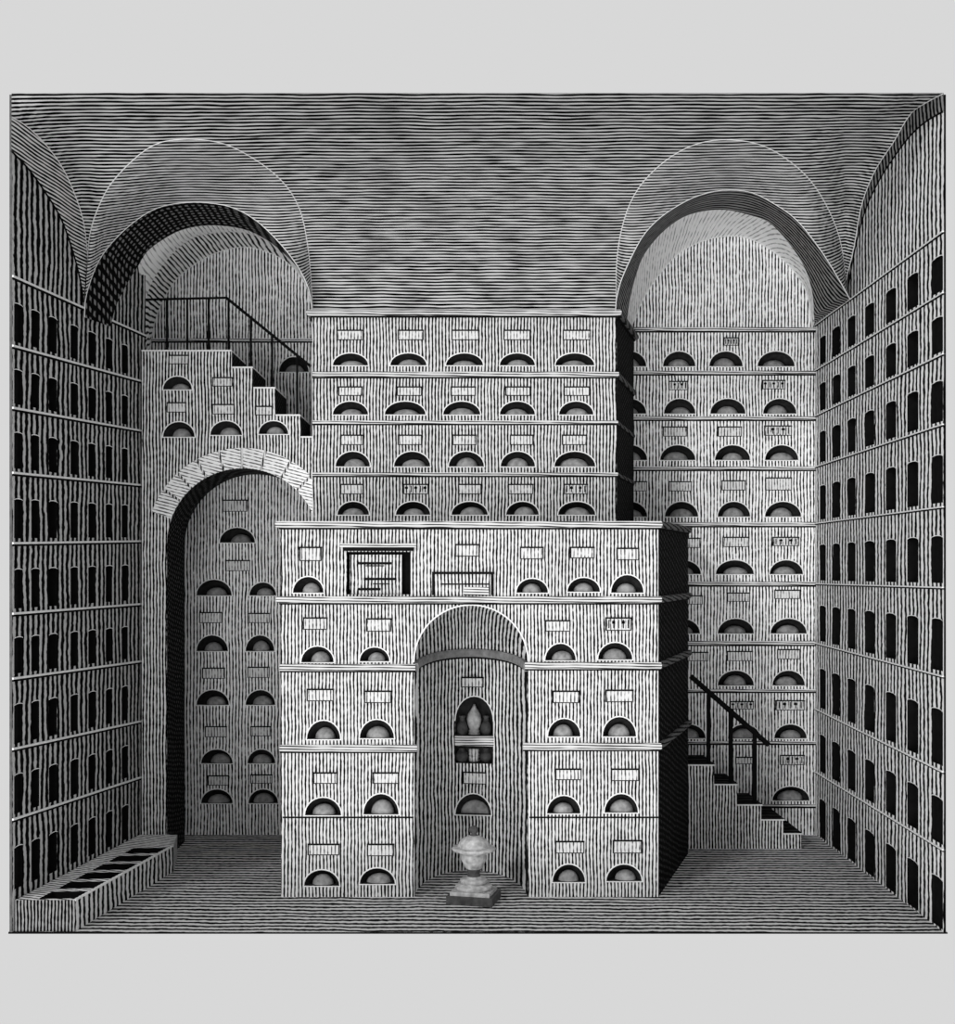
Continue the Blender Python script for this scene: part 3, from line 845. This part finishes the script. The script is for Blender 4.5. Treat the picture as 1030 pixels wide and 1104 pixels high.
# ------------------------------------------------------------------ right stair
rst = thing('stone_staircase', P(790, 915, YR), 'short flight of stone steps on the right, climbing left behind the lower pier', 'staircase')
sx = [(739.5, 770, 824), (770, 795, 845), (795, 821, 867), (821, 845, 883), (845, 864, 898)]
for x0, x1, y in sx:
    z = Zp(y, YR); X0 = (x0 - VX) * YR; X1 = (x1 - VX) * YR
    pl = [(X0, YR), (X1, YR), (X1, YB - .003), (X0, YB - .003)]
    mb = MB(); mb.hexa([W(a, b, ZFL) for a, b in pl], [W(a, b, z - 2) for a, b in pl], 0)
    pl2 = [(X0, YR - .001), (X1 + 1.5, YR - .001), (X1 + 1.5, YB - .003), (X0, YB - .003)]
    mb.hexa([W(a, b, z - 2) for a, b in pl2], [W(a, b, z) for a, b in pl2], 1)
    # right (down-facing) riser and tread top get the stone with painted shade
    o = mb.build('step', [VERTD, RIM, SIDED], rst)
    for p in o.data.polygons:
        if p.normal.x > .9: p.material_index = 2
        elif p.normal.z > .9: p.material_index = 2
YRb = 1.302
rr = thing('stair_railing', P(764, 823, YRb), 'thick dark sloping handrail on three posts over the right stone steps', 'railing')
tube([P(745, 729, YRb), P(829, 803, YRb)], .0215, 10).build('handrail', [WOOD], rr)
for x, y0, y1 in [(764, 748, 824), (788, 768, 845), (814, 792, 867)]:
    yb = VY + (y1 - VY) * YR / YRb
    tube([P(x, y0, YRb), P(x, yb, YRb)], .0185 if x > 770 else .016, 10).build('post', [WOOD], rr)

# ------------------------------------------------------------------ bench with pits (left)
hB = 34
bench = thing('stone_bench', W(-430, 1.1, ZFL), 'low stone bench along the left wall with six square pits sunk in its top', 'bench')
bp = [(-483.5, 1.002), (-419, 1.002), (-374, 1.199), (-384, 1.247), (-434.5, 1.247)]
def bl(t, w):     # t along the bench, w from wall to front
    wx = -484 + 50 * .79 * t; wy = 1.002 + .197 * t
    fx = -419 + 45 * t; fy = 1.002 + .197 * t
    return (wx + (fx - wx) * w) * U, (wy + (fy - wy) * w) * F * U
pits = []
for i in range(6):
    t0 = .015 + .162 * i; t1 = t0 + .115
    pits.append([bl(t0, .36), bl(t0 + .01, .95), bl(t1 + .01, .95), bl(t1, .36)])
ob = [(x * U, y * F * U) for x, y in bp]
V, Fs = tri(ob, pits)
zT = hB * U
mb = MB(); mb.add([(x, y, zT) for x, y in V], Fs, 2)
n = len(ob)
for i in range(n):
    a, b = ob[i], ob[(i + 1) % n]
    mb.add([(a[0], a[1], 0), (b[0], b[1], 0), (b[0], b[1], zT), (a[0], a[1], zT)], [[0, 1, 2, 3]], 1 if i == 0 else 0)
BF = hatch('bench_front', [((0, 1, 0), 0.072)], light=225, dark=8, duty=.52)
BT = hatch('bench_top', [((.4, 1, 0), 0.05)], light=245, dark=60, duty=.62)
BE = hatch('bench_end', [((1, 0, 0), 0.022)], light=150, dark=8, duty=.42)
mb.build('bench_body', [BF, BE, BT], bench)
for p in pits:
    mb = MB(); z0 = zT - .16
    mb.add([(x, y, zT) for x, y in p] + [(x, y, z0) for x, y in p], [[0, 1, 5, 4], [1, 2, 6, 5], [2, 3, 7, 6], [3, 0, 4, 7], [4, 5, 6, 7]], 0)
    mb.build('pit', [BLACK], bench)
mb = MB(); e = [bp[1], bp[2]]
sweep([W(-419, 1.002, ZFL + hB - 1.2), W(-374, 1.199, ZFL + hB - 1.2)][::1], [(-.012, 0), (.004, 0), (.004, .009), (-.012, .009)], 'front_arris', [RIM], bench)

# ------------------------------------------------------------------ urns
def lathe(prof, n=28):
    mb = MB(); vs = []
    for r, z in prof:
        for j in range(n):
            g = 2 * math.pi * j / n; vs.append((r * math.cos(g), r * math.sin(g), z))
    k = len(prof)
    fs = [[i * n + j, i * n + (j + 1) % n, (i + 1) * n + (j + 1) % n, (i + 1) * n + j] for i in range(k - 1) for j in range(n)]
    fs += [list(range(n)), list(range((k - 1) * n, k * n))]
    mb.add(vs, fs); return mb
def lpart(name, prof, mat, root, smooth=True, n=28):
    o = lathe(prof, n)
    loc = root.location
    o.v = [v + Vector(loc) for v in o.v]
    ob = o.build(name, [mat], root, smooth)
    return ob
Yu = 1.094
def py2z(py): return EYE + (VY - py) * Yu * U
uz = Yu * U
urn = thing('cinerary_urn', Vector(((511 - VX) * Yu * U, Yu * F * U, 0)), 'lidded metal urn with wide rim and knob on a square plinth, before the apse', 'urn')
s1 = Yu * U
# plinth, turned a little
th = math.radians(-14); mb = MB()
def sq(h, ox=0):
    r = []
    for sx_, sy in ((-1, -1), (1, -1), (1, 1), (-1, 1)):
        x, y = sx_ * h, sy * h * .9
        r.append((x * math.cos(th) - y * math.sin(th) + ox, x * math.sin(th) + y * math.cos(th)))
    return r
L0 = urn.location
def addsq(h, z0, z1, ox=0):
    mb.hexa([Vector((x, y, z0)) + L0 for x, y in sq(h, ox)], [Vector((x, y, z1)) + L0 for x, y in sq(h, ox)], 0)
addsq(25 * s1, 0, 9 * s1); 
mb.build('plinth', [URND], urn)
mb = MB(); addsq(21.5 * s1, 9 * s1, 13 * s1); mb.build('upper_plinth', [URN], urn)
q = lambda L: [(r * s1, z * s1) for r, z in L]
lpart('foot', q([(18, 13), (20, 14), (20, 16.5), (18.5, 18), (12.5, 18.6), (12, 19.5), (14.5, 20.5), (15, 23), (13.5, 24.5), (8.5, 25.2), (7.5, 27)]), URN, urn)
lpart('stem', q([(7.3, 27), (6.5, 30), (7.2, 33), (9, 35)]), URND, urn)
lpart('bowl', q([(7, 34), (9, 35.5), (11, 39), (13.5, 44), (14, 48), (13.2, 51), (16, 54)]), URN, urn)
lpart('rim', q([(18, 53), (22.5, 54.5), (24, 56.5), (23, 58), (18, 58.5)]), URN, urn)
lpart('lid', q([(18, 57.5), (17.3, 60), (15.5, 64), (11.5, 67.5), (7, 69.8), (3, 70.8)]), URN, urn)
lpart('knob', q([(2.5, 70), (4.5, 71), (2.5, 72.5), (4.4, 74), (5, 76.5), (4.2, 79.5), (1.5, 81)]), URND, urn)

# small vessels in the tall apse niche
vy = YL + bY; sv = vy * U
def vessel(px, py_base, prof, label, mat, ribs=None, dy=.05):
    zb0 = sh[3] if py_base < 800 else vt[2]
    loc = Vector(((px - VX) * vy * U, vy * F * U + dy, zb0 + .0005))
    t = thing('ash_urn', loc, label, 'urn', 'small vessels in the tall apse niche')
    k = len(prof) // 2 + 1
    lpart('body', [(r * sv, z * sv) for r, z in prof[:k]], mat, t, n=16)
    lpart('neck', [(r * sv, z * sv) for r, z in prof[k - 1:]], mat, t, n=16)
tallv = [(5, 0), (6.2, .5), (6.2, 2), (5, 2.5), (6, 3.5), (6, 5), (4.8, 5.5), (5.5, 7), (7.5, 12), (8, 17), (7, 22), (4.5, 26), (2.5, 29), (1, 33)]
lowv = [(5, 0), (6.5, .6), (6.5, 2.6), (5, 3), (6.3, 4), (6.3, 6), (5, 6.5), (6.2, 7.5), (6.2, 9.5), (5, 10), (6.2, 11), (6, 14)]
sidev = [(3, 0), (5, 1.5), (6.2, 6), (5.6, 11), (3.2, 15), (2.6, 18), (3.6, 20), (3.2, 21)]
pot = [(3.5, 0), (6, 2), (7, 6), (6.2, 10), (3.6, 12.5), (3.2, 14), (3.8, 15)]
vessel(511.5, 793, tallv, 'tall pointed vessel standing mid-shelf in the tall apse niche', URN)
vessel(498.5, 793, sidev, 'slim dark jar at the left end of the shelf in the apse niche', URND, dy=.03)
vessel(524.5, 793, sidev, 'slim dark jar at the right end of the shelf in the apse niche', URND, dy=.03)
vessel(511.5, 820, lowv, 'ribbed pale pedestal-like jar under the shelf in the apse niche', TAB)
vessel(498, 820, pot, 'round dark pot under the shelf, left side of the apse niche', URND, dy=.03)
vessel(524.5, 820, pot, 'round dark pot under the shelf, right side of the apse niche', URND, dy=.03)

# ------------------------------------------------------------------ light
w = bpy.data.worlds.new('paper_light'); scene.world = w; w.use_nodes = True
bg = w.node_tree.nodes['Background']; g = lin(216); bg.inputs[0].default_value = (g, g, g, 1); bg.inputs[1].default_value = 1.0
sd = bpy.data.lights.new('daylight', 'SUN'); sd.energy = 0.95; sd.angle = math.radians(7)
so = bpy.data.objects.new('daylight', sd); COL.objects.link(so)
so.rotation_euler = Vector((.52, .78, -.42)).to_track_quat('-Z', 'Y').to_euler()

bd = bpy.data.lights.new('upward_fill', 'SUN'); bd.energy = 1.35; bd.angle = math.radians(35)  # added fill sun from front below, brightens rear vaults and ceiling
bo = bpy.data.objects.new('upward_fill', bd); COL.objects.link(bo)
bo.rotation_euler = Vector((.3, .88, .3)).to_track_quat('-Z', 'Y').to_euler()

# ------------------------------------------------------------------ camera
cd = bpy.data.cameras.new('camera'); co = bpy.data.objects.new('camera', cd); COL.objects.link(co)
co.location = (0, 0, EYE); co.rotation_euler = (math.radians(90), 0, 0)
cd.sensor_fit = 'VERTICAL'; cd.sensor_height = 36; cd.lens = F / 1104 * 36
cd.shift_x = (515 - VX) / 1104; cd.shift_y = (VY - 552) / 1104
cd.clip_end = 100
scene.camera = co
scene.view_settings.view_transform = 'Standard'
